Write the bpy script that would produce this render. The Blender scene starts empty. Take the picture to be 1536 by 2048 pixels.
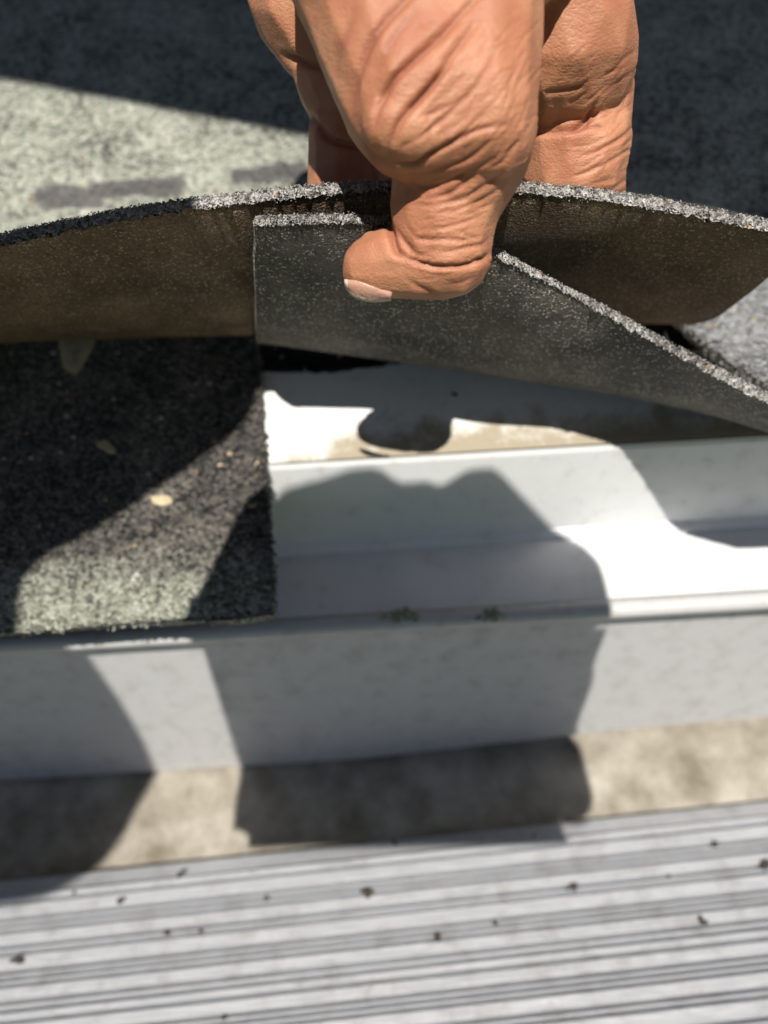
import bpy, bmesh, math, random
import numpy as np
from mathutils import Vector, Matrix, noise
random.seed(7); rng = np.random.default_rng(7)
R = math.radians
U = 0.0083            # one working unit in metres
H = 3.2               # camera height above the ground, metres
scene = bpy.context.scene
COL = scene.collection

# ------------------------------------------------------------------ camera
F_PX = 1419.0; CX = 768.0; CY = 1024.0
PITCH = R(45.0); ROLL = R(3.4)
fwd = Vector((0, math.cos(PITCH), -math.sin(PITCH)))
u0 = Vector((0, math.sin(PITCH), math.cos(PITCH)))
r0 = Vector((1, 0, 0))
right = r0 * math.cos(ROLL) - u0 * math.sin(ROLL)
up = r0 * math.sin(ROLL) + u0 * math.cos(ROLL)
cam_d = bpy.data.cameras.new('camera'); cam = bpy.data.objects.new('camera', cam_d); COL.objects.link(cam)
m = Matrix((right, up, -fwd)).transposed().to_4x4()
m.translation = Vector((0, 0, H)); cam.matrix_world = m
cam_d.sensor_fit = 'VERTICAL'; cam_d.sensor_height = 36.0; cam_d.sensor_width = 27.0
cam_d.lens = 36.0 * F_PX / 2048.0
cam_d.clip_start = 0.004; cam_d.clip_end = 500
cam_d.dof.use_dof = True; cam_d.dof.focus_distance = 14.9 * U; cam_d.dof.aperture_fstop = 9.5
scene.camera = cam

# ------------------------------------------------------------------ world, sun, exposure
sun_dir = (-0.293 * up + 0.956 * fwd).normalized()      # the way the light travels
elev = math.asin(-sun_dir.z); azim = math.atan2(-sun_dir.x, -sun_dir.y)
world = bpy.data.worlds.new('World'); scene.world = world; world.use_nodes = True
wn = world.node_tree.nodes; wl = world.node_tree.links
bg = wn['Background']; sky = wn.new('ShaderNodeTexSky'); sky.sky_type = 'NISHITA'; sky.sun_disc = False
sky.sun_elevation = elev; sky.sun_rotation = azim
wl.new(sky.outputs[0], bg.inputs[0]); bg.inputs[1].default_value = 0.034
sl = bpy.data.lights.new('sun', 'SUN'); sl.energy = 5.0; sl.angle = R(0.53); sl.color = (1, 0.95, 0.87)
so = bpy.data.objects.new('sun', sl); COL.objects.link(so); so.location = (0, 0, H + 5)
so.rotation_euler = sun_dir.to_track_quat('-Z', 'Y').to_euler()
scene.view_settings.view_transform = 'Standard'; scene.view_settings.look = 'None'
scene.view_settings.exposure = 0.34; scene.view_settings.gamma = 1

# ------------------------------------------------------------------ helpers
def P(px, py, w):                      # point seen at (px, py) at optical depth w, in units
    return w * (right * ((px - CX) / F_PX) - up * ((py - CY) / F_PX) + fwd)
def proj(v):                           # n x 3 units -> pixel coordinates
    v = np.asarray(v); a = v @ np.array(right); b = v @ np.array(up); c = v @ np.array(fwd)
    return CX + F_PX * a / c, CY - F_PX * b / c
SL = 0.39; Z0 = -21.04
def zroof(y): return Z0 + SL * y
RN = Vector((0, -SL, 1)).normalized()
def on_roof(px, py, lift=0.0):
    d = P(px, py, 1.0)
    t = (Z0 + lift) / (d.z - SL * d.y)
    return d * t
def tag(o, label=None, cat=None, group=None, kind=None):
    if label: o['label'] = label
    if cat: o['category'] = cat
    if group: o['group'] = group
    if kind: o['kind'] = kind
    return o
def W(v): return Vector((v[0] * U, v[1] * U, v[2] * U + H))
def empty(name, at):
    o = bpy.data.objects.new(name, None); COL.objects.link(o); o.empty_display_size = 0.01
    o.location = W(at); o['_w'] = list(o.location); return o
def mk(name, verts, faces, mats, parent=None, smooth=True, fmat=None):
    verts = np.asarray([tuple(v) for v in verts], dtype=float)
    wv = verts * U; wv[:, 2] += H
    c = Vector(((wv[:, 0].min() + wv[:, 0].max()) / 2, (wv[:, 1].min() + wv[:, 1].max()) / 2, wv[:, 2].min()))
    me = bpy.data.meshes.new(name)
    me.from_pydata((wv - np.array(c)).tolist(), [], [tuple(int(i) for i in f) for f in faces])
    if not isinstance(mats, (list, tuple)): mats = [mats]
    for mt in mats: me.materials.append(mt)
    if fmat is not None: me.polygons.foreach_set('material_index', np.asarray(fmat, dtype=np.int32))
    me.polygons.foreach_set('use_smooth', [smooth] * len(me.polygons)); me.update()
    o = bpy.data.objects.new(name, me); COL.objects.link(o)
    o['_w'] = list(c)
    if parent is not None:
        o.parent = parent; o.location = c - Vector(parent['_w'])
    else: o.location = c
    return o
def interp(pts, n):                    # Catmull-Rom through points, n samples
    pts = [Vector(p) for p in pts]; out = []
    k = len(pts) - 1
    for i in range(n):
        t = i / (n - 1) * k; j = min(int(t), k - 1); f = t - j
        p1, p2 = pts[j], pts[j + 1]
        p0 = pts[j - 1] if j > 0 else p1 * 2 - p2
        p3 = pts[j + 2] if j + 2 <= k else p2 * 2 - p1
        out.append(0.5 * ((2 * p1) + (p2 - p0) * f + (2 * p0 - 5 * p1 + 4 * p2 - p3) * f * f + (3 * p1 - p0 - 3 * p2 + p3) * f ** 3))
    return out
def sheet_slab(name, rows, thick, mats, parent=None, rough=0.05, up_hint=RN, jag=(True, True, True, True)):
    """rows: list of rows of points (a grid, underside); slab grown by thick along up_hint side.
       material 0 underside, 1 top, 2 rim"""
    ns, nt = len(rows), len(rows[0])
    G = np.array([[tuple(p) for p in r] for r in rows])
    ds = np.gradient(G, axis=0); dt = np.gradient(G, axis=1)
    N = np.cross(ds, dt); N /= np.linalg.norm(N, axis=2, keepdims=True) + 1e-9
    if (N * np.array(up_hint)).sum() < 0: N = -N
    sgn_flip = (np.cross(ds, dt) * N).sum() < 0
    B = G.copy(); T = G + N * thick
    for A_ in (B, T):
        def wob(sl):
            sh = A_[sl].shape
            A_[sl] += rng.normal(0, rough, sh)
        if jag[0]: wob((0,))
        if jag[1]: wob((-1,))
        if jag[2]: wob((slice(None), 0))
        if jag[3]: wob((slice(None), -1))
    V = np.concatenate([B.reshape(-1, 3), T.reshape(-1, 3)]); off = ns * nt
    fc, fm = [], []
    for i in range(ns - 1):
        for j in range(nt - 1):
            a, b, c, d = i * nt + j, i * nt + j + 1, (i + 1) * nt + j + 1, (i + 1) * nt + j
            q = (a, d, c, b); q2 = (a + off, b + off, c + off, d + off)
            if not sgn_flip: q, q2 = q[::-1], q2[::-1]
            fc += [q, q2]; fm += [0, 1]
    # rim with a middle row so that it is rounded and rough
    ring = [i * nt for i in range(ns)] + [(ns - 1) * nt + j for j in range(1, nt)] + \
           [i * nt + nt - 1 for i in range(ns - 2, -1, -1)] + [j for j in range(nt - 2, 0, -1)]
    cen = G.reshape(-1, 3).mean(0)
    mid = []
    Nf = N.reshape(-1, 3)
    for q in ring:
        p = (B.reshape(-1, 3)[q] + T.reshape(-1, 3)[q]) / 2
        i, j = divmod(q, nt)
        o = np.zeros(3)
        if j == nt - 1: o += dt[i, j] / (np.linalg.norm(dt[i, j]) + 1e-9)
        if j == 0: o -= dt[i, j] / (np.linalg.norm(dt[i, j]) + 1e-9)
        if i == ns - 1: o += ds[i, j] / (np.linalg.norm(ds[i, j]) + 1e-9)
        if i == 0: o -= ds[i, j] / (np.linalg.norm(ds[i, j]) + 1e-9)
        mid.append(p + o * thick * 0.16 + rng.normal(0, rough, 3))
    base = len(V); V = np.concatenate([V, np.array(mid)]); n = len(ring)
    for k in range(n):
        k2 = (k + 1) % n
        for q in ((ring[k], ring[k2], base + k2, base + k), (base + k, base + k2, ring[k2] + off, ring[k] + off)):
            fc.append(q if sgn_flip else q[::-1]); fm.append(2)
    return mk(name, V, fc, mats, parent, True, fm)

ICO_V = None
def ico(sub=1):
    bm = bmesh.new(); bmesh.ops.create_icosphere(bm, subdivisions=sub, radius=1)
    v = np.array([tuple(x.co) for x in bm.verts]); f = [[x.index for x in q.verts] for q in bm.faces]; bm.free()
    return v, np.array(f)
IV1, IF1 = ico(1)
IV2, IF2 = ico(2)
def grains(name, pts, size, mat, parent, squash=0.75):
    V, Fc = [], []
    for k, p in enumerate(pts):
        s = size * random.uniform(0.55, 1.35)
        rot = np.array(Matrix.Rotation(random.uniform(0, 6.28), 3, Vector(rng.normal(0, 1, 3)).normalized()))
        v = IV1 * (s * np.array([1, random.uniform(.6, 1), squash * random.uniform(.6, 1)])) * rng.uniform(.8, 1.2, (len(IV1), 1))
        V.append(v @ rot.T + np.array(p)); Fc.append(IF1 + k * len(IV1))
    o = mk(name, np.concatenate(V), np.concatenate(Fc), mat, parent, False)
    o['kind'] = 'stuff'; return o

# ------------------------------------------------------------------ materials
def new_mat(name):
    mt = bpy.data.materials.new(name); mt.use_nodes = True
    nt = mt.node_tree; b = nt.nodes['Principled BSDF']
    g = nt.nodes.new('ShaderNodeNewGeometry')
    mp = nt.nodes.new('ShaderNodeMapping'); mp.vector_type = 'POINT'
    mp.inputs['Location'].default_value = (0, 0, -H / U); mp.inputs['Scale'].default_value = (1 / U,) * 3
    nt.links.new(g.outputs['Position'], mp.inputs['Vector'])
    return mt, nt, b, mp.outputs[0]
def nd(nt, t, **kw):
    n = nt.nodes.new(t)
    for k, v in kw.items():
        if k in n.inputs: n.inputs[k].default_value = v
        else: setattr(n, k, v)
    return n
def noise_n(nt, vec, scale, detail=3, rough=.55, dist=0):
    n = nd(nt, 'ShaderNodeTexNoise', Scale=scale, Detail=detail, Roughness=rough, Distortion=dist); nt.links.new(vec, n.inputs['Vector']); return n.outputs['Fac']
def vor(nt, vec, scale, feature='F1', rand=1):
    n = nt.nodes.new('ShaderNodeTexVoronoi'); n.feature = feature; n.inputs['Scale'].default_value = scale; n.inputs['Randomness'].default_value = rand
    nt.links.new(vec, n.inputs['Vector']); return n
def ramp(nt, fac, stops, interp='LINEAR'):
    r = nt.nodes.new('ShaderNodeValToRGB'); nt.links.new(fac, r.inputs[0]); r.color_ramp.interpolation = interp
    el = r.color_ramp.elements
    while len(el) < len(stops): el.new(0.5)
    for e, (p, c) in zip(el, stops):
        e.position = p; e.color = (c, c, c, 1) if isinstance(c, (int, float)) else (*c, 1)
    return r.outputs[0]
def mix(nt, fac, a, b, mode='MIX'):
    n = nt.nodes.new('ShaderNodeMix'); n.data_type = 'RGBA'; n.blend_type = mode
    for sock, val in ((n.inputs[0], fac), (n.inputs[6], a), (n.inputs[7], b)):
        if isinstance(val, (int, float)): sock.default_value = val
        elif isinstance(val, tuple): sock.default_value = (*val, 1)
        else: nt.links.new(val, sock)
    return n.outputs[2]
def math_n(nt, op, a, b=None, c=None):
    n = nt.nodes.new('ShaderNodeMath'); n.operation = op
    for i, v in enumerate((a, b, c)):
        if v is None: continue
        if isinstance(v, (int, float)): n.inputs[i].default_value = v
        else: nt.links.new(v, n.inputs[i])
    return n.outputs[0]
def bump(nt, b, h, strength, dist, prev=None):
    n = nt.nodes.new('ShaderNodeBump'); n.inputs['Strength'].default_value = strength; n.inputs['Distance'].default_value = dist * U
    nt.links.new(h, n.inputs['Height'])
    if prev: nt.links.new(prev, n.inputs['Normal'])
    nt.links.new(n.outputs[0], b.inputs['Normal']); return n.outputs[0]
def sep(nt, vec):
    s = nt.nodes.new('ShaderNodeSeparateXYZ'); nt.links.new(vec, s.inputs[0]); return s.outputs
def band(nt, val, lo, hi, soft):
    a = nd(nt, 'ShaderNodeMapRange', interpolation_type='SMOOTHSTEP'); nt.links.new(val, a.inputs[0]); a.inputs[1].default_value = lo - soft; a.inputs[2].default_value = lo + soft
    c = nd(nt, 'ShaderNodeMapRange', interpolation_type='SMOOTHSTEP'); nt.links.new(val, c.inputs[0]); c.inputs[1].default_value = hi - soft; c.inputs[2].default_value = hi + soft
    return math_n(nt, 'SUBTRACT', a.outputs[0], c.outputs[0])

def granule_mat(name, stops, scale=8.2, marks=None, accents=0.012, fade=None):
    mt, nt, b, vec = new_mat(name)
    v1 = vor(nt, vec, scale); v2 = vor(nt, vec, scale * 1.9)
    wn_ = nt.nodes.new('ShaderNodeSeparateColor'); nt.links.new(v1.outputs['Color'], wn_.inputs[0])
    wn2 = nt.nodes.new('ShaderNodeSeparateColor'); nt.links.new(v2.outputs['Color'], wn2.inputs[0])
    big = noise_n(nt, vec, 0.5, 4)
    f = math_n(nt, 'ADD', math_n(nt, 'MULTIPLY', wn_.outputs[0], .6), math_n(nt, 'MULTIPLY', wn2.outputs[0], .25))
    f = math_n(nt, 'ADD', f, math_n(nt, 'MULTIPLY', math_n(nt, 'SUBTRACT', big, .5), .8))
    col = ramp(nt, f, stops)
    acc = math_n(nt, 'GREATER_THAN', wn_.outputs[1], 1 - accents)
    col = mix(nt, acc, col, ramp(nt, wn_.outputs[2], [(0, (.42, .20, .10)), (.4, (.50, .36, .20)), (1, (.8, .8, .78))]))
    if fade:                                   # (lo, hi, colour stops) : granules lighter towards the eave
        yy = sep(nt, vec)[1]
        wob = math_n(nt, 'ADD', yy, math_n(nt, 'MULTIPLY', math_n(nt, 'SUBTRACT', noise_n(nt, vec, .9, 4), .5), 2.2))
        mr = nd(nt, 'ShaderNodeMapRange', interpolation_type='SMOOTHSTEP'); nt.links.new(wob, mr.inputs[0])
        mr.inputs[1].default_value = fade[0]; mr.inputs[2].default_value = fade[1]
        col = mix(nt, mr.outputs[0], ramp(nt, f, fade[2]), col)
    if marks:                                  # worn sealant strip: patches of dark adhesive
        xyz = sep(nt, vec)
        wy = math_n(nt, 'ADD', xyz[1], math_n(nt, 'MULTIPLY', math_n(nt, 'SUBTRACT', noise_n(nt, vec, .7, 5), .5), 1.0))
        tot = None
        for (x0, x1, y0, y1) in marks:
            wx = math_n(nt, 'ADD', xyz[0], math_n(nt, 'MULTIPLY', math_n(nt, 'SUBTRACT', noise_n(nt, vec, 1.1, 4), .5), 1.2))
            k = math_n(nt, 'MULTIPLY', band(nt, wx, x0, x1, .25), band(nt, wy, y0, y1, .12))
            tot = k if tot is None else math_n(nt, 'MAXIMUM', tot, k)
        col = mix(nt, math_n(nt, 'MULTIPLY', tot, .85), col, mix(nt, f, (.07, .065, .07), (.14, .125, .13)))
    nt.links.new(col, b.inputs['Base Color'])
    b.inputs['Roughness'].default_value = .62; b.inputs['Specular IOR Level'].default_value = .4
    h = math_n(nt, 'ADD', math_n(nt, 'MULTIPLY', v1.outputs['Distance'], -1.0), math_n(nt, 'MULTIPLY', v2.outputs['Distance'], -.4))
    h = math_n(nt, 'ADD', h, math_n(nt, 'MULTIPLY', wn_.outputs[2], .5))
    bump(nt, b, h, .9, .16)
    return mt
M = {}
def mk_rect(a, b_): p, q = on_roof(*a, .95), on_roof(*b_, .95); return (p.x, q.x, min(p.y, q.y) - .35, max(p.y, q.y) + .35)
MARKS = [mk_rect((70, 396), (210, 376)), mk_rect((180, 378), (365, 358)), mk_rect((460, 345), (620, 330))]
M['roof'] = granule_mat('grey green roof granules', [(.08, (.05, .055, .05)), (.35, (.30, .31, .26)), (.62, (.50, .52, .44)), (.95, (.68, .70, .62))],
                        marks=MARKS)
M['starter'] = granule_mat('dark starter granules', [(.08, (.012, .013, .014)), (.4, (.09, .083, .075)), (.75, (.215, .195, .17)), (1, (.48, .44, .40))], accents=.008,
                           fade=(12.6, 14.6, [(.1, (.09, .09, .075)), (.45, (.30, .31, .25)), (.9, (.52, .54, .46))]))
M['pale'] = granule_mat('pale grey granules', [(.08, (.10, .105, .11)), (.4, (.28, .285, .29)), (.7, (.42, .425, .43)), (1, (.62, .62, .62))])
M['rim'] = granule_mat('cut shingle edge', [(.1, (.11, .10, .095)), (.35, (.36, .345, .33)), (.65, (.54, .525, .50)), (1, (.86, .85, .83))], scale=13)

def underside(name, warm, lo, hi):
    mt, nt, b, vec = new_mat(name)
    v1 = vor(nt, vec, 20); sc = nt.nodes.new('ShaderNodeSeparateColor'); nt.links.new(v1.outputs['Color'], sc.inputs[0])
    n1 = noise_n(nt, vec, .55, 5, .6); n2 = noise_n(nt, vec, 11, 4, .75)
    base = mix(nt, ramp(nt, n1, [(.35, 0.), (.65, 1.)]), lo, hi)
    base = mix(nt, .75, base, ramp(nt, n2, [(.3, .25), (.7, 1.8)]), 'MULTIPLY')
    spark = math_n(nt, 'MULTIPLY', math_n(nt, 'GREATER_THAN', math_n(nt, 'ADD', sc.outputs[0], math_n(nt, 'MULTIPLY', math_n(nt, 'SUBTRACT', noise_n(nt, vec, 1.6, 4), .5), .7)), .84), math_n(nt, 'LESS_THAN', v1.outputs['Distance'], .55))
    spark = math_n(nt, 'MULTIPLY', spark, math_n(nt, 'ADD', .25, math_n(nt, 'MULTIPLY', sc.outputs[1], .7)))
    base = mix(nt, spark, base, warm)
    nt.links.new(base, b.inputs['Base Color']); b.inputs['Roughness'].default_value = .7
    h = math_n(nt, 'ADD', math_n(nt, 'MULTIPLY', v1.outputs['Distance'], -1.0), math_n(nt, 'MULTIPLY', n2, 1.2))
    bump(nt, b, h, .9, .06)
    return mt
M['under_brown'] = underside('brown sanded shingle back', (.55, .48, .38), (.115, .068, .036), (.26, .165, .095))
M['under_black'] = underside('charcoal sanded shingle back', (.75, .70, .64), (.055, .05, .046), (.17, .145, .12))

def painted(name, base, dirt=None, dirt_scale=.8, thr=(.5, .7), rough=.35, grit=0.0, region=None):
    mt, nt, b, vec = new_mat(name)
    n1 = noise_n(nt, vec, dirt_scale, 6, .62); n2 = noise_n(nt, vec, 3.2, 4, .6); n3 = noise_n(nt, vec, 14, 3, .6)
    col = mix(nt, .25, base, ramp(nt, n2, [(.3, .82), (.7, 1.05)]), 'MULTIPLY')
    if dirt:
        f = math_n(nt, 'ADD', math_n(nt, 'MULTIPLY', n1, .7), math_n(nt, 'MULTIPLY', n3, .3))
        if region: f = math_n(nt, 'ADD', f, region(nt, vec))
        col = mix(nt, ramp(nt, f, [(thr[0], 0.), (thr[1], .85)]), col, mix(nt, n3, tuple(d * .6 for d in dirt), dirt))
    nt.links.new(col, b.inputs['Base Color']); b.inputs['Roughness'].default_value = rough
    nt.links.new(ramp(nt, n1, [(.3, rough), (.7, min(1, rough + .3))]), b.inputs['Roughness'])
    bump(nt, b, math_n(nt, 'ADD', n2, math_n(nt, 'MULTIPLY', n3, .3)), .12, .06)
    return mt
def reg_flange(nt, vec):        # grime gathered against the bend of the flange
    y = sep(nt, vec)[1]; x = sep(nt, vec)[0]
    a = nd(nt, 'ShaderNodeMapRange'); nt.links.new(y, a.inputs[0])
    a.inputs[1].default_value = 16.8; a.inputs[2].default_value = 18.6; a.inputs[3].default_value = .16; a.inputs[4].default_value = -.25
    c = nd(nt, 'ShaderNodeMapRange'); nt.links.new(x, c.inputs[0])
    c.inputs[1].default_value = -3.4; c.inputs[2].default_value = -.5; c.inputs[3].default_value = -.2; c.inputs[4].default_value = .04
    return math_n(nt, 'ADD', a.outputs[0], c.outputs[0])
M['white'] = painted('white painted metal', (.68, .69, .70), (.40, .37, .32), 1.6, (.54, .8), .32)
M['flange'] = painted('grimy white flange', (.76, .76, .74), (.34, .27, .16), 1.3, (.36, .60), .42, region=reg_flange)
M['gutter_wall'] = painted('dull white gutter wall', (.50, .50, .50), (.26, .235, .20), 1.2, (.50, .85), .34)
M['gutter_floor'] = painted('grimy gutter floor', (.46, .43, .37), (.13, .10, .06), .42, (.36, .62), .45)
M['fascia'] = painted('white fascia board', (.7, .7, .68), (.4, .38, .33), .5, (.6, .9), .5)
M['siding'] = painted('house wall paint', (.62, .60, .55), (.4, .38, .33), .05, (.6, .9), .7)

def metal():
    mt, nt, b, vec = new_mat('weathered ribbed aluminium')
    mp = nt.nodes.new('ShaderNodeMapping'); mp.inputs['Scale'].default_value = (.5, 9, 9); nt.links.new(vec, mp.inputs[0])
    n1 = noise_n(nt, mp.outputs[0], 1.6, 5, .65); n2 = noise_n(nt, vec, 1.1, 5, .6); n3 = noise_n(nt, vec, 9, 3, .6)
    col = mix(nt, n1, (.32, .335, .37), (.66, .665, .68))
    col = mix(nt, ramp(nt, math_n(nt, 'ADD', math_n(nt, 'MULTIPLY', n2, .7), math_n(nt, 'MULTIPLY', n3, .3)), [(.50, 0.), (.75, .6)]), col, (.22, .20, .18))
    nt.links.new(col, b.inputs['Base Color'])
    b.inputs['Metallic'].default_value = .35
    nt.links.new(ramp(nt, n1, [(.3, .28), (.7, .46)]), b.inputs['Roughness'])
    bump(nt, b, math_n(nt, 'ADD', n1, math_n(nt, 'MULTIPLY', n3, .5)), .15, .05)
    return mt
M['alu'] = metal()
def plain(name, c, rough=.6, noise_s=3.0, var=.35, metallic=0):
    mt, nt, b, vec = new_mat(name)
    col = mix(nt, noise_n(nt, vec, noise_s, 4), tuple(x * (1 - var) for x in c), tuple(min(1, x * (1 + var)) for x in c))
    nt.links.new(col, b.inputs['Base Color']); b.inputs['Roughness'].default_value = rough; b.inputs['Metallic'].default_value = metallic
    bump(nt, b, noise_n(nt, vec, noise_s * 4, 3), .3, .08)
    return mt
M['crumb'] = plain('dark dirt crumb', (.045, .035, .028), .9, 8)
M['tan'] = plain('tan adhesive', (.50, .42, .27), .8, 4)
M['moss'] = plain('grey green moss', (.24, .26, .19), .95, 6, .5)
M['shirt'] = plain('charcoal cotton', (.07, .075, .085), .9, 1)
M['trousers'] = plain('blue denim', (.08, .10, .16), .9, 1)
M['hair'] = plain('dark hair', (.03, .022, .018), .6, 3)
M['phone'] = plain('black phone body', (.02, .02, .022), .3, 1, .1)
M['felt'] = granule_mat('black underlayment', [(.1, (.008, .008, .009)), (.5, (.025, .026, .028)), (1, (.08, .08, .08))], accents=.01)
M['ground'] = plain('dry lawn', (.07, .09, .04), .95, .02, .4)

def skin():
    mt, nt, b, vec = new_mat('warm brown skin')
    n1 = noise_n(nt, vec, .7, 4, .55); n2 = noise_n(nt, vec, 3.5, 5, .65); v = vor(nt, vec, 11, 'DISTANCE_TO_EDGE')
    mp = nt.nodes.new('ShaderNodeMapping'); mp.inputs['Rotation'].default_value = (0, 0.5, .4); mp.inputs['Scale'].default_value = (1.2, 3.2, 3.6); nt.links.new(vec, mp.inputs[0])
    v2 = vor(nt, mp.outputs[0], 2.6, 'DISTANCE_TO_EDGE')
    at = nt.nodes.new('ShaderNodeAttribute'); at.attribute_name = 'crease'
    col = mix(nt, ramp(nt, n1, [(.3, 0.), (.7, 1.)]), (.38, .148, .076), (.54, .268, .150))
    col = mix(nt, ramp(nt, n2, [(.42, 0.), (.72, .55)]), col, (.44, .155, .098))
    col = mix(nt, math_n(nt, 'MULTIPLY', at.outputs['Fac'], .7), col, (.26, .08, .05))  # redder skin in the folds, with their shading painted in darker
    nt.links.new(col, b.inputs['Base Color'])
    b.inputs['Subsurface Weight'].default_value = .22; b.inputs['Subsurface Radius'].default_value = (1, .35, .2); b.inputs['Subsurface Scale'].default_value = .0016
    nt.links.new(ramp(nt, n2, [(.3, .43), (.7, .58)]), b.inputs['Roughness']); b.inputs['Specular IOR Level'].default_value = .45
    h = math_n(nt, 'ADD', math_n(nt, 'MULTIPLY', ramp(nt, v2.outputs['Distance'], [(0, 0.), (.2, 1.)]), .28), math_n(nt, 'MULTIPLY', ramp(nt, v.outputs['Distance'], [(0, 0.), (.2, 1.)]), .25))
    mp3 = nt.nodes.new('ShaderNodeMapping'); mp3.inputs['Rotation'].default_value = (.3, .35, -.5); mp3.inputs['Scale'].default_value = (1.6, 7, 7); nt.links.new(vec, mp3.inputs[0])
    n4 = noise_n(nt, mp3.outputs[0], 1.3, 4, .6); n5 = noise_n(nt, vec, 22, 3, .7)
    h = math_n(nt, 'ADD', h, math_n(nt, 'MULTIPLY', n2, .5))
    h = math_n(nt, 'ADD', h, math_n(nt, 'ADD', math_n(nt, 'MULTIPLY', n4, .6), math_n(nt, 'MULTIPLY', n5, 1.1)))
    bump(nt, b, h, .4, .03)
    return mt
M['skin'] = skin()
M['nail'] = plain('thumb nail', (.50, .28, .21), .28, 3, .12)
M['nail_tip'] = plain('pale nail edge', (.58, .44, .35), .35, 3, .1)

# ------------------------------------------------------------------ setting: ground, house, roof
g = mk('ground', [(-24000, -24000, -H / U), (24000, -24000, -H / U), (24000, 24000, -H / U), (-24000, 24000, -H / U)], [(0, 1, 2, 3)], M['ground'])
tag(g, kind='structure')
def boxv(x0, x1, y0, y1, z0, z1):
    return ([(x0, y0, z0), (x1, y0, z0), (x1, y1, z0), (x0, y1, z0), (x0, y0, z1), (x1, y0, z1), (x1, y1, z1), (x0, y1, z1)],
            [(0, 3, 2, 1), (4, 5, 6, 7), (0, 1, 5, 4), (1, 2, 6, 5), (2, 3, 7, 6), (3, 0, 4, 7)])
XL, XR = -150, 150
v, f = boxv(XL, XR, 34, 50, -H / U, -19)
tag(mk('house_wall', v, f, M['siding'], smooth=False), 'painted house wall below the eave behind the gutter', 'wall')
v, f = boxv(XL, XR, 16.98, 18.4, -36, -15.2)
tag(mk('fascia_board', v, f, M['fascia'], smooth=False), 'painted fascia board behind the white gutter', 'board')

def prism(name, prof, x0, x1, thick, mat, parent=None, nx=2, smooth=False, skew=None):
    """profile of (y, z) points swept along x with thickness downwards"""
    pr = [Vector((0, y, z)) for y, z in prof]; n = len(pr)
    nr = []
    for i in range(n):
        t = (pr[min(i + 1, n - 1)] - pr[max(i - 1, 0)]).normalized()
        nr.append(Vector((0, t.z, -t.y)))
    V, Fc = [], []
    for k in range(nx):
        x = x0 + (x1 - x0) * k / (nx - 1)
        for i in range(n): V.append((x, pr[i].y, pr[i].z))
        for i in range(n): q = pr[i] + nr[i] * thick; V.append((x, q.y, q.z))
    s = 2 * n
    for k in range(nx - 1):
        a = k * s; b_ = a + s
        for i in range(n - 1):
            Fc.append((a + i, a + i + 1, b_ + i + 1, b_ + i)); Fc.append((a + n + i, b_ + n + i, b_ + n + i + 1, a + n + i + 1))
        Fc.append((a, b_, b_ + n, a + n)); Fc.append((a + n - 1, a + 2 * n - 1, b_ + 2 * n - 1, b_ + n - 1))
    for a, fl in ((0, 0), ((nx - 1) * s, 1)):
        for i in range(n - 1):
            q = (a + i, a + n + i, a + n + i + 1, a + i + 1); Fc.append(q if fl else q[::-1])
    return mk(name, V, Fc, mat, parent, smooth)

# roof deck and courses
roof = empty('roof', (0, 11.9, zroof(11.9)))
tag(roof, kind='structure')
prism('deck', [(18.2, zroof(18.2) - .35), (300, zroof(300) - .35)], XL, XR, -1.2 * -1, M['felt'], roof)
def flat_shingle(name, x0, x1, y0, y1, lift, thick, mat, parent, n=60, tilt=0.0):
    rows = []
    for i in range(n + 1):
        x = x0 + (x1 - x0) * i / n; r_ = []
        for j in range(9):
            y = y0 + (y1 - y0) * (j / 8) ** 1.5
            z = zroof(y) + lift * (1 - j / 8) + .02 + .04 * noise.noise(Vector((x * .3, y * .3, 1)))
            r_.append(Vector((x, y, z)))
        rows.append(r_)
    return sheet_slab(name, rows, thick, [M['felt'], mat, M['rim']], parent, .035)
k = 0
for row in range(4):
    y0 = 24.0 + row * 17.0
    xs = [-60 - 7 * row, -21.5 + 9 * row, 19 + 5 * row, 56, 90]
    for a, b_ in zip(xs[:-1], xs[1:]):
        flat_shingle('shingle', a + .12, b_ - .12, y0, y0 + 18.5, .75 if row else .55, .4, M['roof'], roof, n=160 if row == 0 else 60)
# base course seen in the gap on the right, and the strip above the metal flange
rows = [[Vector((x, y, zroof(y) - .12)) for y in np.linspace(20.15 + .1 * math.sin(x), 24.6, 6)] for x in np.linspace(-3.95, 40, 160)]
o = sheet_slab('base_course', rows, .14, [M['felt'], M['felt'], M['felt']], roof, .03)
# starter shingle on the left, over the metal
rows = []
for y in np.linspace(12.25, 24.2, 90):
    xr = -3.2 - .6 * (y - 12) / 8 + .03 * math.sin(y * 3)
    rows.append([Vector((x, y, zroof(y) + .02 + .03 * noise.noise(Vector((x * .5, y * .5, 3))))) for x in np.linspace(-60, xr, 60)])
o = sheet_slab('starter_shingle', rows, .26, [M['felt'], M['starter'], M['rim']], None, .03)
tag(o, 'dark granular starter shingle lying flat over the left of the drip edge', 'shingle')
gp = [Vector((random.uniform(-20, -3.3), 12.25 + random.gauss(0, .06), zroof(12.2) + random.uniform(.05, .3))) for _ in range(900)]
grains('edge_granules', gp, .055, M['starter'], o)
gp = [Vector((-3.2 - .6 * (y - 12) / 8 + random.gauss(0, .04), y, zroof(y) + random.uniform(.05, .3))) for y in rng.uniform(12.3, 20.5, 420)]
grains('side_granules', gp, .05, M['starter'], o)

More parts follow.
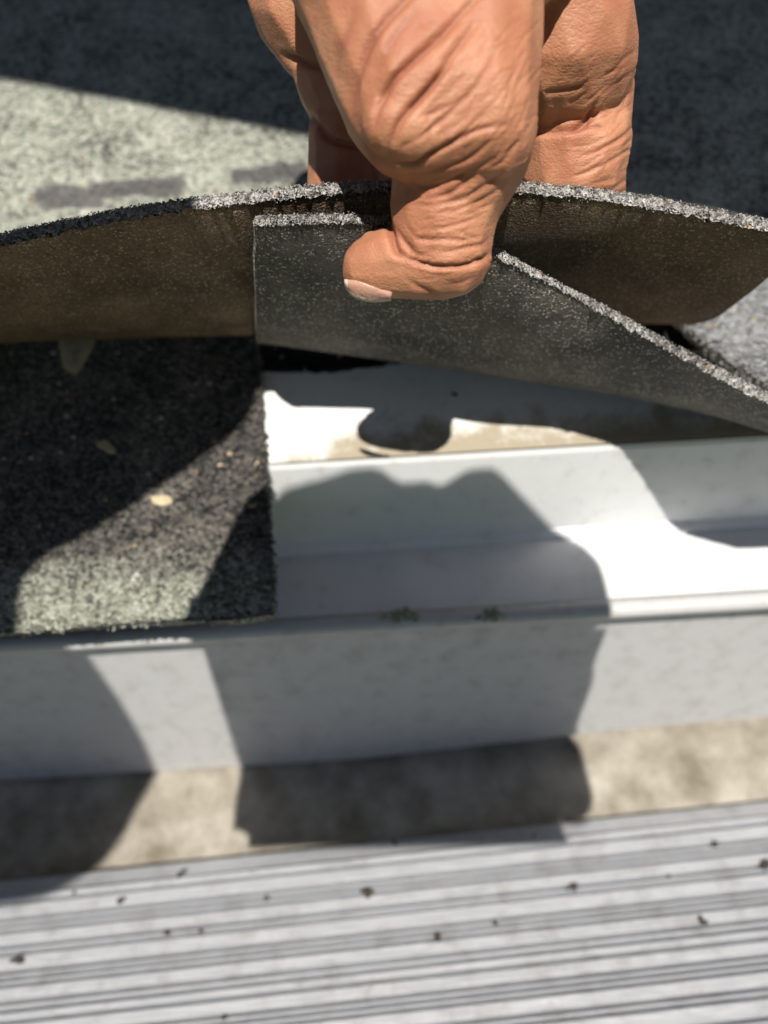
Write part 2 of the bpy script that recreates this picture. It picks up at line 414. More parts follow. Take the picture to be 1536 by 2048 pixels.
# drip edge, apron and gutter
de = empty('drip_edge', (0, 14.6, -16.05))
tag(de, 'white metal drip edge with grimy top flange beside the starter shingle', 'drip edge')
prism('flange', [(21.4, zroof(21.4) - .26), (18, zroof(18) - .12), (16.9, -14.46 - .03)], -26, XR, .08, M['flange'], de, 60)
prism('face', [(16.88, -14.5), (16.83, -14.62), (16.83, -18.05), (16.70, -18.2), (16.60, -18.32), (16.58, -18.4), (16.66, -18.43)], -26, XR, .08, M['white'], de, 60)
ap = empty('gutter_apron', (0, 13.7, -18.9))
tag(ap, 'smooth bright white apron strip with rolled lip below the drip edge', 'flashing')
prism('strip', [(17.2, -18.44), (16.2, -18.5), (14.1, -18.78)], XL, XR, .08, M['white'], ap, 40)
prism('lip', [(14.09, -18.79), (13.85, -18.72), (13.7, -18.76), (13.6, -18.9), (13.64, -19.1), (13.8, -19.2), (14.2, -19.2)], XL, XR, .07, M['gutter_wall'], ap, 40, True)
gu = empty('gutter', (0, 14, -29.6))
tag(gu, 'white rain gutter with grimy brown floor between apron and ladder rung', 'gutter')
# back wall with a lower hem that rises towards the right
nx = 40; V = []; Fc = []
for k_ in range(nx):
    x = -60 + 120 * k_ / (nx - 1)
    zb = -29.3 + max(0, min(1.6, (x + 2) * .11))
    for (y, z) in ((14.25, -19.22), (14.25, -24), (14.25, zb), (14.45, zb), (14.45, -19.22)): V.append((x, y, z))
for k_ in range(nx - 1):
    a = k_ * 5; b_ = a + 5
    for i in range(5):
        j = (i + 1) % 5; Fc.append((a + i, b_ + i, b_ + j, a + j))
Fc += [(0, 1, 2, 3, 4), tuple(range((nx - 1) * 5 + 4, (nx - 1) * 5 - 1, -1))]
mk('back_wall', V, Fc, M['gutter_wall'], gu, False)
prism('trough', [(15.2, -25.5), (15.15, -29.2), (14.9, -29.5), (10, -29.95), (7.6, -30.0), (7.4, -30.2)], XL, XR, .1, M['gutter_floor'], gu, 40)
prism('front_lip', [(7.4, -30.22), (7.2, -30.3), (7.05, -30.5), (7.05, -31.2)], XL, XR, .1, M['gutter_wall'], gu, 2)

# ------------------------------------------------------------------ lifted shingles
ns, ntt = 420, 14
def lifted(name, crease, edge, thick, mats, bulge=.18, tail=3.0, n=ns, tail_lift=.03, tpow=1.0):
    A = interp([on_roof(x, y, .05) for x, y in crease], n); B = interp([P(*e) for e in edge], n)
    rows = []
    for a, b_ in zip(A, B):
        up_a = a + Vector((0, tail, SL * tail + tail_lift))
        r_ = [up_a, a + (up_a - a) * .5]
        L = (b_ - a).length
        ctrl = a + (a - up_a).normalized() * L * bulge * 1.4 + (b_ - a) * .25
        for j in range(ntt):
            t = (0, .08, .16, .25, .35, .45, .56, .67, .78, .86, .92, .96, .985, 1)[j]
            r_.append((1 - t) ** 2 * a + 2 * t * (1 - t) * ctrl + t * t * b_)
        rows.append(r_)
    o = sheet_slab(name, rows, thick, mats, None, .022, jag=(True, True, False, True))
    return o, rows
outer, orows = lifted('roof_shingle',
    [(-560, 690), (-250, 668), (0, 655), (250, 652), (510, 650), (800, 640), (1080, 632), (1318, 622)],
    [(-640, 640, 16.2), (-330, 560, 15.9), (0, 492, 15.6), (300, 432, 15.2), (650, 392, 15.1), (900, 384, 15.2), (1200, 402, 15.4), (1610, 478, 15.6)],
    .31, [M['under_brown'], M['roof'], M['rim']])
tag(outer, 'upper lifted shingle with long brown underside and rough granular edge, behind the thumb', 'shingle')
inner, irows = lifted('roof_shingle',
    [(515, 659), (640, 680), (740, 697), (900, 720), (1060, 744), (1250, 774), (1420, 803), (1545, 828), (1690, 862), (1850, 900)],
    [(511, 452, 14.75), (610, 449, 14.7), (720, 448, 14.7), (860, 468, 14.8), (1010, 524, 15.1), (1180, 614, 16.3), (1370, 721, 17.0), (1545, 812, 16.8), (1690, 866, 16.2), (1850, 905, 15.8)],
    .23, [M['under_black'], M['roof'], M['rim']], tail=1.2)
tag(inner, 'lower lifted shingle flap with charcoal underside under the thumb, sloping down to the right', 'shingle')
def edge_grains(o, rows, thick, n, size, name='edge_granules', mat=None):
    pts = []
    nn = len(rows)
    for _ in range(n):
        i = random.randint(1, nn - 2); e = rows[i][-1]; d = (rows[i][-1] - rows[i][-2]).normalized()
        s = (rows[i + 1][-1] - rows[i - 1][-1]).normalized(); nrm = s.cross(d).normalized()
        if nrm.z < 0: nrm = -nrm
        pts.append(e + nrm * (thick * random.random() ** .7 * 1.08) + d * random.gauss(.0 if random.random() < .7 else -.12, .028) + s * random.gauss(0, .03))
    return grains(name, pts, size, mat or M['rim'], o)
edge_grains(outer, orows, .31, 19000, .021)
edge_grains(inner, irows, .23, 10000, .020)
# pale neighbouring shingle on the right
E = interp([P(1332, 606, 23.6), P(1382, 658, 22.4), P(1440, 706, 21.2), P(1545, 776, 19.6), P(1680, 856, 18.3)], 160)
Fp = interp([on_roof(1560, 400, .4), on_roof(1700, 470, .5), on_roof(1850, 560, .7), on_roof(2000, 650, 1), on_roof(2150, 740, 1.4)], 160)
rows = [[a.lerp(b_, j / 12) for j in range(13)][::-1] for a, b_ in zip(E, Fp)]
rows = [[p - Vector((0, 0, .36)) for p in r_] for r_ in rows]
nb = sheet_slab('roof_shingle', rows, .36, [M['under_brown'], M['pale'], M['rim']], None, .03)
tag(nb, 'pale grey sunlit shingle with slightly raised corner at the right', 'shingle')
edge_grains(nb, rows, .36, 1200, .045)

# ------------------------------------------------------------------ ladder rung with ribs
rung = None
def rung_build():
    zr = -28.5
    a0, a1 = [P(x_, y_, 1) for x_, y_ in ((-900, 1844), (2400, 1500))]
    a0 *= zr / a0.z; a1 *= zr / a1.z
    ax = (a1 - a0).normalized()
    nrm = Vector((0, 0, 1)); nrm = (nrm - ax * nrm.dot(ax)).normalized()
    side = nrm.cross(ax).normalized()
    if side.y > 0: side = -side
    c = a0.lerp(a1, .5)
    root = empty('ladder_rung', c - nrm * 1.2)
    tag(root, 'ribbed weathered aluminium ladder rung in front of the gutter', 'ladder')
    L = (a1 - a0).length
    def strip(name, prof, mat, seg=50):
        V, Fc = [], []; n = len(prof)
        for i in range(seg + 1):
            p0 = a0 + ax * (L * i / seg)
            for (s, h) in prof: V.append(p0 + side * s + nrm * h)
        for i in range(seg):
            for j in range(n):
                k2 = (j + 1) % n; Fc.append((i * n + j, (i + 1) * n + j, (i + 1) * n + k2, i * n + k2))
        Fc += [tuple(range(n - 1, -1, -1)), tuple(seg * n + j for j in range(n))]
        return mk(name, V, Fc, mat, root, False)
    strip('body', [(.0, -.9), (.03, -.60), (.70, -.28), (9.2, -.28), (9.5, -.3), (9.5, -1.0), (9.2, -1.2), (.3, -1.2), (0, -1.05)], M['alu'])
    s = .72; i = 0
    wid = [.26, .46, .14, .13, .44, .14, .48, .13, .13, .42, .15]
    while s < 9.0:
        w_ = wid[i % len(wid)] * random.uniform(.92, 1.08); i += 1
        strip('rib', [(s, -.30), (s + .03, -.05), (s + .07, 0), (s + w_ - .07, 0), (s + w_ - .03, -.05), (s + w_, -.30)], M['alu'])
        s += w_ + random.uniform(.06, .09)
    return root, a0, ax, side, nrm
rung, ra0, rax, rside, rnrm = rung_build()

# ------------------------------------------------------------------ dirt, moss, dabs
def crumb(name, at, size, mat, label, cat, group=None, flat=.6, lumps=5):
    V, Fc = [], []; nv = 0
    for _ in range(lumps):
        off = Vector((random.gauss(0, size * .55), random.gauss(0, size * .45), abs(random.gauss(0, size * .15))))
        s = size * random.uniform(.35, .8)
        v_ = IV2 * np.array([s * random.uniform(.8, 1.5), s, s * flat]) * (1 + .35 * rng.normal(0, 1, (len(IV2), 1)).clip(-1.2, 1.2))
        V.append(v_ + np.array(at + off)); Fc.append(IF2 + nv); nv += len(IV2)
    o = mk(name, np.concatenate(V), np.concatenate(Fc), mat, None, False)
    return tag(o, label, cat, group)
def on_rung(px, py):
    d = P(px, py, 1); t = ra0.dot(rnrm) / d.dot(rnrm); return d * t + rnrm * .02
specks = [(533, 1797, .07), (737, 1785, .11), (873, 1872, .08), (1145, 1777, .09), (333, 1866, .06), (402, 1863, .05), (35, 1921, .12), (243, 1800, .08),
          (357, 1749, .08), (790, 1687, .06), (1066, 1672, .05), (1525, 1727, .13), (1400, 1840, .10), (990, 1846, .05), (1338, 1754, .04), (447, 2034, .06), (148, 1787, .05), (1430, 1687, .07)]
places = ['left of centre on the second rib', 'near the middle, largest of the central ones', 'low in the middle of the rung', 'right of centre on the upper ribs', 'left, the left one of a close pair',
          'left, the right one of a close pair', 'far left, lowest on the left', 'left, below the plain back edge', 'on the plain back edge at the left', 'on the plain back edge near the middle',
          'on the plain back edge right of the middle', 'at the far right, the biggest one', 'at the right, low on the ribs', 'small one right of the low middle crumb', 'smallest one, at the right',
          'at the bottom left of the rung', 'at the upper left under the back edge', 'at the upper right near the back edge']
for (x, y, s), pl_ in zip(specks, places):
    crumb('dirt_crumb', on_rung(x, y), s * 1.3, M['crumb'], 'dark dirt crumb on the ladder rung, ' + pl_, 'dirt', 'dirt crumbs on the ladder rung')
crumb('dirt_speck', on_roof(909, 788, .02), .07, M['crumb'], 'tiny black speck on the shaded upper flange right of the thumb shadow', 'dirt')
crumb('dirt_speck', P(698, 946, 22.55), .06, M['crumb'], 'tiny black speck on the white drip edge face left of centre', 'dirt')
crumb('adhesive_crumb', P(1075, 750, 21.9), .11, M['tan'], 'pale tan crumb hanging at the lower edge of the charcoal flap', 'dirt')
def patch(name, poly, lift, h, mat, label, cat):
    """an irregular low lump with the outline poly (pixels) lying on the roof plane"""
    pts = [on_roof(x, y, lift) for x, y in poly]; pts = interp(pts + [pts[0]], 60)[:-1]
    c = sum(pts, Vector()) / len(pts); V = []; Fc = []; n = len(pts); K = 8
    for k_ in range(K):
        r_ = 1 - k_ / K
        for p in pts:
            q = c + (p - c) * r_ * (1 + .06 * random.gauss(0, 1)); zz = h * math.sin(math.pi / 2 * min(1, k_ / 3)) * random.uniform(.7, 1.2)
            V.append(q + RN * (zz if k_ else -.03))
    V.append(c + RN * h)
    for k_ in range(K - 1):
        for i in range(n):
            j = (i + 1) % n; Fc.append((k_ * n + i, k_ * n + j, (k_ + 1) * n + j, (k_ + 1) * n + i))
    for i in range(n): Fc.append(((K - 1) * n + i, (K - 1) * n + (i + 1) % n, K * n))
    return tag(mk(name, V, Fc, mat), label, cat)
patch('adhesive_dab', [(112, 640), (195, 640), (190, 690), (160, 745), (140, 750), (118, 715)], .3, .08, M['tan'], 'tan dab of adhesive on the dark starter shingle below the lifted edge', 'adhesive')
patch('adhesive_dab', [(300, 992), (335, 990), (346, 1004), (325, 1012), (304, 1006)], .3, .05, M['tan'], 'small tan adhesive scrap in the middle of the dark starter shingle', 'adhesive')
patch('adhesive_dab', [(188, 884), (212, 880), (234, 902), (222, 908), (196, 894)], .3, .05, M['tan'], 'thin tan adhesive scrap upper left of the other scrap', 'adhesive')
def moss(px, py, wdt, hgt, label):
    c = P(px, py, 22.9); root = empty('moss_clump', c); tag(root, label, 'moss')
    V, Fc = [], []; nv = 0
    for _ in range(int(60 * wdt)):
        x = random.gauss(0, .36 * wdt); hh = hgt * random.random() * math.exp(-(x / wdt * 2) ** 2)
        s = random.uniform(.03, .075)
        v_ = IV1 * np.array([s * 1.4, s, s]) * rng.uniform(.6, 1.4, (len(IV1), 1))
        V.append(v_ + np.array(c + Vector((x, random.gauss(.05, .1), hh)))); Fc.append(IF1 + nv); nv += len(IV1)
    o = mk('fronds', np.concatenate(V), np.concatenate(Fc), M['moss'], root, False); o['kind'] = 'stuff'
moss(803, 1242, 1.0, .55, 'larger grey green moss clump growing on the apron lip')
moss(984, 1236, .65, .32, 'smaller grey green moss clump on the apron lip, right of the other')

# ------------------------------------------------------------------ person: voxel-skinned bodies
def balls_to_mesh(balls, voxel, smooth_it):
    """balls: (x, y, z, r) in units; returns verts, faces of the voxel-fused, smoothed surface"""
    V, Fc = [], []
    for k_, (x, y, z, r_) in enumerate(balls):
        V.append(IV2 * r_ + np.array((x, y, z))); Fc.append(IF2 + k_ * len(IV2))
    me = bpy.data.meshes.new('tmp'); me.from_pydata(np.concatenate(V).tolist(), [], np.concatenate(Fc).tolist())
    o = bpy.data.objects.new('tmp', me); COL.objects.link(o)
    rm = o.modifiers.new('r', 'REMESH'); rm.mode = 'VOXEL'; rm.voxel_size = voxel; rm.adaptivity = 0
    sm = o.modifiers.new('s', 'SMOOTH'); sm.factor = .5; sm.iterations = smooth_it
    dg = bpy.context.evaluated_depsgraph_get(); ev = o.evaluated_get(dg); em = ev.to_mesh()
    n = len(em.vertices); co = np.empty(n * 3); em.vertices.foreach_get('co', co)
    no = np.empty(n * 3); em.vertices.foreach_get('normal', no)
    fs = [tuple(p.vertices) for p in em.polygons]
    ev.to_mesh_clear(); bpy.data.objects.remove(o); bpy.data.meshes.remove(me)
    return co.reshape(-1, 3), no.reshape(-1, 3), fs
def chain(pts, step=.35):
    out = []
    for (a, b_) in zip(pts[:-1], pts[1:]):
        d = math.dist(a[:3], b_[:3]); n = max(1, int(d / (step * min(a[3], b_[3]))))
        for i in range(n):
            t = i / n; out.append(tuple(a[k_] * (1 - t) + b_[k_] * t for k_ in range(4)))
    out.append(tuple(pts[-1])); return out
def hull_rows(rows, step_rows=6):
    """rows: (py, left, right, r_px, w): a row of spheres spanning left..right"""
    out = []
    for A_, B_ in zip(rows[:-1], rows[1:]):
        n = max(2, int(abs(B_[0] - A_[0]) / 14))
        for i in range(n + 1):
            t = i / n; y, l, r_, rad, w = [A_[k_] * (1 - t) + B_[k_] * t for k_ in range(5)]
            x0, x1 = l + rad, r_ - rad
            if x1 < x0: x0 = x1 = (l + r_) / 2; rad = (r_ - l) / 2
            m_ = max(1, int((x1 - x0) / (rad * .3)))
            for j in range(m_ + 1):
                p = P(x0 + (x1 - x0) * j / m_, y, w); out.append((p.x, p.y, p.z, rad * w / F_PX))
    return out
def pc(lst): return [(*P(x, y, w), r_ * w / F_PX) for x, y, w, r_ in lst]
balls = []
# thumb base, knuckle and first bone
balls += hull_rows([(-420, 560, 1260, 190, 13.2), (-250, 540, 1235, 165, 12.7), (-150, 530, 1190, 140, 12.8), (-60, 570, 1096, 152, 12.8), (0, 598, 1088, 150, 12.9), (88, 630, 1086, 148, 12.9), (193, 677, 1079, 140, 12.8),
                    (240, 706, 1078, 116, 12.75), (268, 738, 1074, 92, 12.8)])
balls += chain(pc([(782, 246, 12.3, 62), (830, 262, 12.3, 58)]), .2)
balls += hull_rows([(252, 760, 1077, 120, 13.2), (299, 776, 1066, 116, 13.4), (346, 784, 1038, 114, 13.7), (375, 780, 1022, 112, 13.9), (410, 776, 1006, 112, 14.0), (445, 780, 994, 104, 14.05), (498, 796, 982, 92, 14.2), (514, 806, 976, 84, 14.25)])
# end joint bending to the left
balls += chain(pc([(898, 512, 14.25, 86), (850, 520, 14.3, 76), (800, 524, 14.4, 68), (765, 528, 14.5, 64), (738, 533, 14.6, 57), (724, 543, 14.65, 43)]), .12)
balls += chain(pc([(905, 524, 14.22, 70), (840, 530, 14.3, 66)]), .15)
balls += chain(pc([(800, 520, 14.6, 66), (760, 520, 14.75, 60)]), .15)
# finger on the left behind the shingle
balls += hull_rows([(-300, 450, 800, 160, 15.6), (-150, 450, 800, 140, 16.2), (0, 497, 800, 128, 16.6), (60, 541, 790, 112, 16.7), (100, 570, 780, 96, 16.8)])
balls += hull_rows([(120, 577, 800, 100, 16.8), (150, 586, 800, 102, 16.9), (205, 610, 800, 96, 17.0), (235, 622, 790, 84, 17.0)])
balls += hull_rows([(255, 613, 795, 86, 17.1), (300, 612, 790, 87, 17.2), (375, 612, 788, 86, 17.4), (440, 616, 784, 82, 17.8), (490, 640, 770, 60, 18.1)])
# finger on the right behind the shingle
balls += hull_rows([(-300, 820, 1240, 150, 14.2), (-150, 900, 1242, 140, 14.3), (0, 940, 1258, 150, 14.55), (76, 970, 1272, 142, 14.8), (120, 985, 1270, 126, 15.1), (160, 1005, 1262, 102, 15.6)])
balls += hull_rows([(175, 1015, 1266, 98, 15.95), (235, 1020, 1261, 84, 16.1)])
balls += hull_rows([(275, 1030, 1262, 98, 16.15), (300, 1034, 1258, 102, 16.15), (340, 1036, 1250, 100, 16.3), (380, 1040, 1248, 98, 16.7), (405, 1044, 1247, 94, 17.4), (425, 1050, 1240, 80, 18.0)])
balls += chain(pc([(1195, 292, 15.75, 52), (1150, 310, 15.9, 56)]), .2)
# palm, wrist, forearm
palm = P(800, -420, 14.5)
balls += chain([(palm.x, palm.y, palm.z, 3.1), (palm.x + .6, palm.y + 2.2, palm.z + 2.5, 3.0), (3, 24.5, 8, 2.7), (6, 27, 14, 3.6), (9, 29, 20, 4.4), (12, 30, 25, 4.6)], .3)
co, no, fs = balls_to_mesh(balls, .040, 12)
# creases pressed into the skin
creases = [  # (depth, width px, pixel polyline)
 (.10, 10, [(880, -70), (814, 0), (770, 44), (739, 88), (715, 146), (704, 196), (702, 225)]), (.15, 8, [(980, -30), (918, 30), (878, 74), (830, 118), (797, 149), (773, 183), (753, 220), (744, 262)]),
 (.17, 7, [(955, 40), (902, 115), (878, 152), (847, 190), (810, 230), (793, 261), (780, 300)]), (.05, 5, [(949, 105), (885, 149), (868, 166)]),
 (.07, 5, [(996, 102), (949, 176), (905, 220), (864, 257), (797, 298)]), (.10, 5, [(1010, 250), (952, 261), (902, 288), (858, 308), (829, 325), (786, 323)]),
 (.07, 5, [(1000, 261), (969, 294), (935, 318), (892, 334), (851, 346), (791, 349)]), (.05, 4, [(1047, 264), (1010, 318), (979, 338)]),
 (.05, 4, [(976, 217), (919, 271), (875, 291)]), (.05, 4, [(935, 190), (881, 220), (837, 237)]), (.06, 12, [(715, 7), (692, 68), (675, 125), (672, 170)]),
 (.05, 10, [(850, 0), (800, 60), (765, 115), (745, 150)]),
 (.07, 5, [(813, 357), (840, 374), (862, 374), (892, 366), (933, 346), (974, 327), (1010, 305)]), (.06, 5, [(851, 396), (892, 390), (922, 371), (947, 344)]),
 (.06, 5, [(862, 409), (920, 401), (961, 377), (1010, 341)]), (.05, 4, [(880, 428), (930, 415), (975, 392), (1005, 370)]),
 (.16, 7, [(776, 440), (784, 470), (794, 502), (813, 514)]), (.07, 5, [(791, 453), (808, 480), (824, 502), (849, 513), (868, 509)]),
 (.07, 4, [(813, 453), (830, 475), (857, 480), (895, 479), (923, 482), (958, 475)]), (.06, 4, [(868, 504), (906, 502), (933, 495), (961, 489), (980, 475)]),
 (.13, 5, [(813, 516), (835, 524), (862, 532), (898, 534), (933, 530), (966, 516), (977, 509)]), (.05, 4, [(851, 464), (898, 453), (936, 442), (974, 423)]),
 (.04, 4, [(870, 446), (920, 436), (965, 415), (990, 400)]), (.05, 5, [(808, 551), (835, 571), (862, 584), (879, 590)]), (.04, 4, [(895, 568), (922, 565), (948, 552)]),
 (.04, 4, [(840, 545), (880, 549), (920, 546)]), (.04, 3, [(1030, 130), (1015, 190), (1000, 235)]), (.04, 3, [(1060, 190), (1045, 235), (1030, 262)]),
 (.04, 3, [(1050, 100), (1020, 160), (985, 210)]), (.03, 3, [(1068, 230), (1055, 262), (1035, 292)]),
 # right finger
 (.08, 5, [(1075, 186), (1140, 178), (1168, 172)]), (.16, 7, [(1060, 268), (1130, 260), (1165, 250), (1183, 228), (1196, 203)]), (.07, 4, [(1140, 262), (1180, 254), (1215, 259)]),
 (.06, 4, [(1268, 250), (1240, 276), (1200, 300), (1165, 312)]), (.06, 4, [(1255, 300), (1215, 325), (1170, 345), (1140, 355)]), (.04, 4, [(1268, 140), (1235, 165), (1200, 195)]),
 (.04, 4, [(1266, 180), (1240, 200), (1212, 212)]), (.04, 4, [(1264, 205), (1238, 225), (1225, 252)]), (.04, 4, [(1270, 100), (1245, 120), (1220, 150)]), (.04, 4, [(1245, 350), (1205, 362), (1160, 376)]),
 # left finger
 (.14, 7, [(568, 108), (590, 118), (620, 130), (660, 140)]), (.14, 8, [(612, 222), (635, 248), (655, 276), (690, 288), (740, 296), (780, 300)]),
]
rl = random.Random(3)
for _ in range(95):                      # fine lines over the knuckle and the joints
    x, y = rl.uniform(830, 1060), rl.uniform(60, 330); a_ = R(rl.gauss(-50, 14)); l_ = rl.uniform(25, 70)
    creases.append((rl.uniform(.018, .04), 2.6, [(x, y), (x + l_ * .5 * math.cos(a_) + rl.gauss(0, 4), y + l_ * .5 * math.sin(a_)), (x + l_ * math.cos(a_), y + l_ * math.sin(a_))]))
for _ in range(55):
    x, y = rl.uniform(800, 960), rl.uniform(400, 560); a_ = R(rl.gauss(-10, 14)); l_ = rl.uniform(25, 60)
    creases.append((rl.uniform(.018, .04), 2.6, [(x, y), (x + l_ * .5 * math.cos(a_), y + l_ * .5 * math.sin(a_) + rl.gauss(2, 3)), (x + l_ * math.cos(a_), y + l_ * math.sin(a_))]))
for _ in range(45):
    x, y = rl.uniform(1130, 1240), rl.uniform(120, 390); a_ = R(rl.gauss(-32, 12)); l_ = rl.uniform(25, 60)
    creases.append((rl.uniform(.02, .04), 2.8, [(x + 200000, y), (x + 200000 + l_ * .5 * math.cos(a_), y + l_ * .5 * math.sin(a_) + rl.gauss(0, 3)), (x + 200000 + l_ * math.cos(a_), y + l_ * math.sin(a_))]))
px, py = proj(co)
dep = co @ np.array(fwd)
facing = (no * (-co / np.linalg.norm(co, axis=1, keepdims=True))).sum(1)
crease_w = np.zeros(len(co)); disp = np.zeros(len(co))
isfinger = (dep > 15.0) | ((px > 1088) & (dep > 13.6))
for dpt, wd, pl in creases:
    far = pl[0][0] > 100000
    if far: pl = [(x - 200000, y) for x, y in pl]
    q = np.array([tuple(p)[:2] for p in interp([Vector((x, y, 0)) for x, y in pl], 14)])
    fing = pl[0][0] > 1055 and pl[0][1] > 90 and pl[0][0] not in (1060, 1068) or pl[0] == (1060, 268) or pl[0][0] in (568, 612)
    fing = bool(fing) if dpt >= .03 and wd > 3 else far
    m_ = (facing > -.1) & (isfinger == fing) & (px > q[:, 0].min() - 40) & (px < q[:, 0].max() + 40) & (py > q[:, 1].min() - 40) & (py < q[:, 1].max() + 40)
    idx = np.where(m_)[0]
    if not len(idx): continue
    best = np.full(len(idx), 1e9); tt = np.zeros(len(idx))
    for i in range(len(q) - 1):
        a, b_ = q[i], q[i + 1]; ab = b_ - a; t = ((px[idx] - a[0]) * ab[0] + (py[idx] - a[1]) * ab[1]) / (ab @ ab); t = t.clip(0, 1)
        d = np.hypot(px[idx] - a[0] - t * ab[0], py[idx] - a[1] - t * ab[1])
        better = d < best; best[better] = d[better]; tt[better] = (i + t[better]) / (len(q) - 1)
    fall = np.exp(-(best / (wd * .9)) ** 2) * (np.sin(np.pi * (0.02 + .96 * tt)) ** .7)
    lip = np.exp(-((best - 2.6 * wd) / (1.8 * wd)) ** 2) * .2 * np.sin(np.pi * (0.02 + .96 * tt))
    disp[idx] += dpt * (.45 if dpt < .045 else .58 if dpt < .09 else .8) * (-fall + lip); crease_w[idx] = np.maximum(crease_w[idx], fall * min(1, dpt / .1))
# fine skin relief
for i in range(len(co)):
    if facing[i] > -.3 and -40 < py[i] < 620:
        p = Vector(co[i])
        disp[i] +=   .006 * noise.noise(p * 4) + .045 * noise.noise(p * .8)
co2 = co + no * disp[:, None]
person = empty('person', (5, 58, zroof(58)))
tag(person, 'person reaching in from above, bare hand pinching the lifted shingle between thumb and fingers', 'person')
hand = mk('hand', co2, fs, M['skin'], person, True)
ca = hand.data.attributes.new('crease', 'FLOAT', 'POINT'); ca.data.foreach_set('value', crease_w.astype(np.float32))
hand['label'] = 'bare left hand with creased thumb in front of the shingle'
# thumb nail: a curved plate on the lower front of the tip
def nail():
    V, Fc = [], []; nu, nv_ = 18, 10
    top = interp([P(690, 563, 13.98), P(715, 562, 13.86), P(745, 572, 13.83), P(782, 590, 13.95)], nu)
    bot = interp([P(695, 574, 14.1), P(712, 592, 14.12), P(742, 600, 14.12), P(782, 596, 14.08)], nu)
    for i in range(nu):
        for j in range(nv_):
            t = j / (nv_ - 1); p = top[i].lerp(bot[i], t) - fwd * (.07 * math.sin(math.pi * t)) ; V.append(p)
    for i in range(nu - 1):
        for j in range(nv_ - 1):
            a = i * nv_ + j; Fc.append((a, a + nv_, a + nv_ + 1, a + 1))
    fm = []
    for i in range(nu - 1):
        for j in range(nv_ - 1): fm.append(1 if (j > 6 or i < 2) else 0)
    return mk('thumb_nail', V, Fc, [M['nail'], M['nail_tip']], hand, True, fm)
nail_o = nail()
sol = nail_o.modifiers.new('thick', 'SOLIDIFY'); sol.thickness = .06 * U; sol.offset = -1

# unseen rest of the person: head, legs, and torso and arms shaped for their shadows
def sq(x, q, z):                    # point at height z whose shadow coordinate is q
    return (x, (q - .469 * z) / .883, z)
tors = chain([(9, 29, 21, 5.2), (14, 27, 32, 6), (20, 20, 44, 7.5)], .3)                        # left sleeve
tors += chain([(20, 22, 46, 8), (0, 26, 50, 11), (-22, 24, 46, 8)], .25)                        # shoulders
tors += chain([(0, 26, 48, 11.5), (1, 44, 44, 13), (3, 62, 36, 13), (4, 74, 30, 13)], .2)
tors += [(*sq(x_, 22.2 - .36 * (x_ + 3) + 8.4, 42), 8.0) for x_ in np.linspace(-26, 30, 44)]  # unseen row added so the upper roof shadow ends in a straight slant
tors += chain([(-22, 24, 46, 8), (*sq(-31, 19, 40), 6.2), (*sq(-16, 8.6, 26), 5.6), (*sq(-10.0, 9.5, 22), 4.2), (*sq(-5.9, 11.2, 20), 3.1)], .2)   # right sleeve, bent into the outline of the shadow on the left
tors += chain([(*sq(-13.7, -2.0, 17), 3.7), (*sq(-26, -2.0, 17), 3.7)], .2)  # lobe added to carry the left shadow down onto the gutter floor
tors += chain([(*sq(-16, 8.6, 26), 5.6), (*sq(-14.4, .4, 17), 5.3), (*sq(-15.2, -.4, 17), 5.2), (*sq(-30, -.2, 20), 5.3)], .2)  # more unseen lobes added to widen the left shadow
c_, n_, f_ = balls_to_mesh(tors, .7, 4)
mk('shirt', c_, f_, M['shirt'], person)
legs = []
for s in (-1, 1):
    legs += chain([(4 + s * 5, 74, 28, 11), (4 + s * 13, 60, zroof(60) + 7, 7.5), (4 + s * 12, 100, zroof(100) + 5, 5)], .25)
c_, n_, f_ = balls_to_mesh(legs, .9, 4); mk('trousers', c_, f_, M['trousers'], person)
hb = chain([(-2, 22, 56, 6), (-2, 17, 62, 6.5)], .3) + [(-2, 13, 63, 9.5), (-2, 10, 62, 9), (-2, 8, 57, 7), (-2, 3.2, 60, 2.2), (-11.4, 13, 61, 2), (7.4, 13, 61, 2)]
c_, n_, f_ = balls_to_mesh(hb, .5, 4); mk('head', c_, f_, M['skin'], person)
hb = [(-2, 15 + 3 * math.sin(a), 66 + 1.5 * math.cos(a), 9.6) for a in np.linspace(0, 6, 12)]
c_, n_, f_ = balls_to_mesh(hb, .5, 3); mk('hair', c_, f_, M['hair'], person)
# phone held at the lens; hand wrapped round it
def PP(a, b_, w): v_ = right * a + up * b_ + fwd * w; return (v_.x, v_.y, v_.z)
ph = empty('smartphone', PP(0, -4.5, -1)); tag(ph, 'dark smartphone held out over the gutter, taking the picture', 'phone')
bm = bmesh.new(); bmesh.ops.create_cube(bm, size=1)
for v_ in bm.verts: v_.co = Vector((v_.co.x * 14.0, v_.co.y * 8.4, v_.co.z * .95))
bmesh.ops.bevel(bm, geom=[e for e in bm.edges if abs((e.verts[0].co - e.verts[1].co).z) > .5], offset=.7, segments=5, affect='EDGES')
bmesh.ops.bevel(bm, geom=[e for e in bm.edges if abs((e.verts[0].co - e.verts[1].co).z) < .01], offset=.15, segments=2, affect='EDGES')
bm.verts.ensure_lookup_table()
mk('phone_body', [PP(v_.co.x + .75, v_.co.y - .05 + .035 * v_.co.x, v_.co.z - .85) for v_ in bm.verts], [[x.index for x in q.verts] for q in bm.faces], M['phone'], ph); bm.free()
hb = []
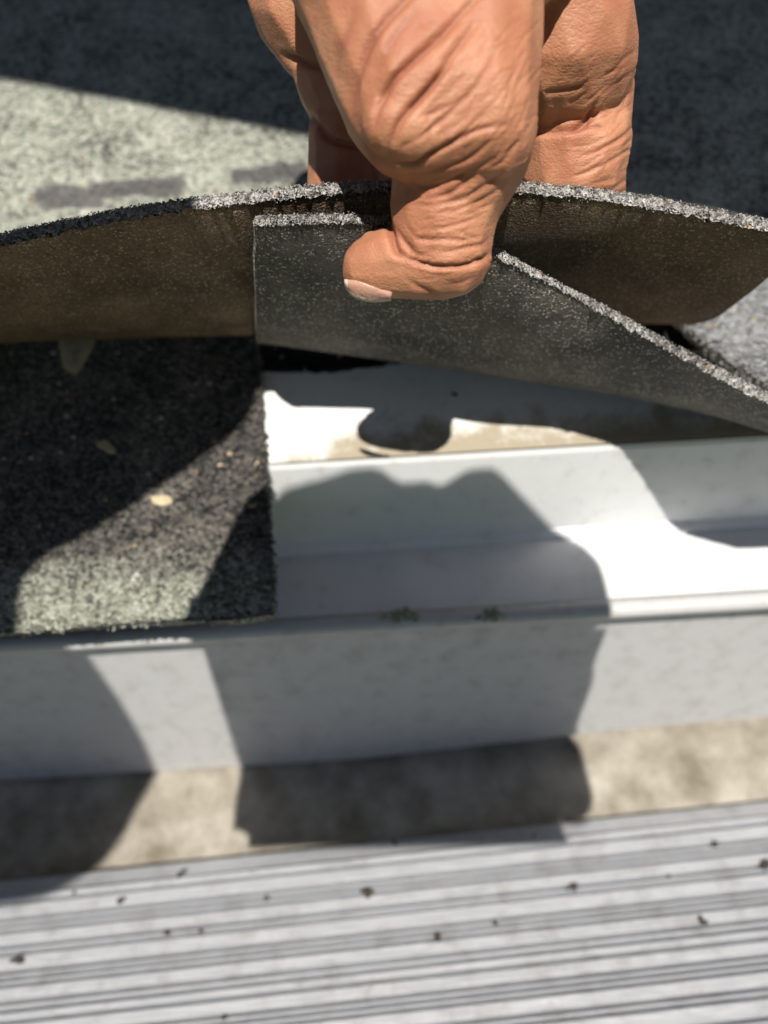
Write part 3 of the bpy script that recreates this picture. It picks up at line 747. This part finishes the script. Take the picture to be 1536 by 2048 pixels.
def pb(l): return [(*PP(a, b_, w), r_) for a, b_, w, r_ in l]
hb += chain(pb([(-2.5, 6.7, -3.2, 2.1), (-.6, 7.1, -3.2, 2.1), (-1.4, 4, -4, 2.8), (-1.6, 1.0, -4.2, 2.9)]), .25)      # back of hand, two knuckles
hb += chain(pb([(3.1, 7.2, -3.0, 2.0), (3, 3, -4, 3), (2, 1.0, -4.2, 2.9)]), .25)
hb += chain(pb([(1.1, 7.0, -3.2, 1.95), (1.1, 3, -4, 2.8)]), .25)
hb += chain(pb([(3.1, 7.2, -3.0, 2.0), (5.7, 5.8, -2.4, 1.75), (6.2, 3.4, -1.5, 1.25)]), .2)
hb += chain(pb([(4, 3, -3.2, 1.9), (6.6, 2.2, -2.2, 1.5), (6.9, .4, -1.4, 1.2)]), .2)
hb += chain(pb([(4, 0, -3.2, 1.9), (7.2, -.6, -2.2, 1.5), (7.6, -2.2, -1.5, 1.2)]), .2)
hb += chain(pb([(4, -1.0, -3.2, 1.3), (7.6, -2.0, -2.2, 1.0)]), .2)
hb += chain(pb([(-2.5, 6.7, -3.2, 2.1), (-3.5, 4.8, -2.6, 1.7), (-4.7, 2.6, -1.9, 1.35), (-5.1, .4, -1.5, 1.15)]), .2)
hb += chain(pb([(-2, 0, -3.6, 2.2), (-4.8, -1.4, -2.4, 1.5), (-5.2, -2.6, -2.2, 1.2)]), .2)
w0 = Vector(PP(1.0, 2.9, -5)); 
hb += chain([(*w0, 3.0), (*(w0 - sun_dir * 8), 2.7), (*(w0 - sun_dir * 26), 3.6)], .3)  # forearm laid along the sun ray, unjoined, so it throws no extra shadow
c_, n_, f_ = balls_to_mesh(chain([(*(w0 - sun_dir * 22), 4.2), (*(w0 - sun_dir * 60), 5.0)], .3), .5, 3); mk('sleeve', c_, f_, M['shirt'], person)
c_, n_, f_ = balls_to_mesh(hb, .25, 3)
d_ = c_ @ np.array(fwd); ok = d_.max()
mk('phone_hand', c_, f_, M['skin'], person)
for o in bpy.data.objects:
    if '_w' in o: del o['_w']
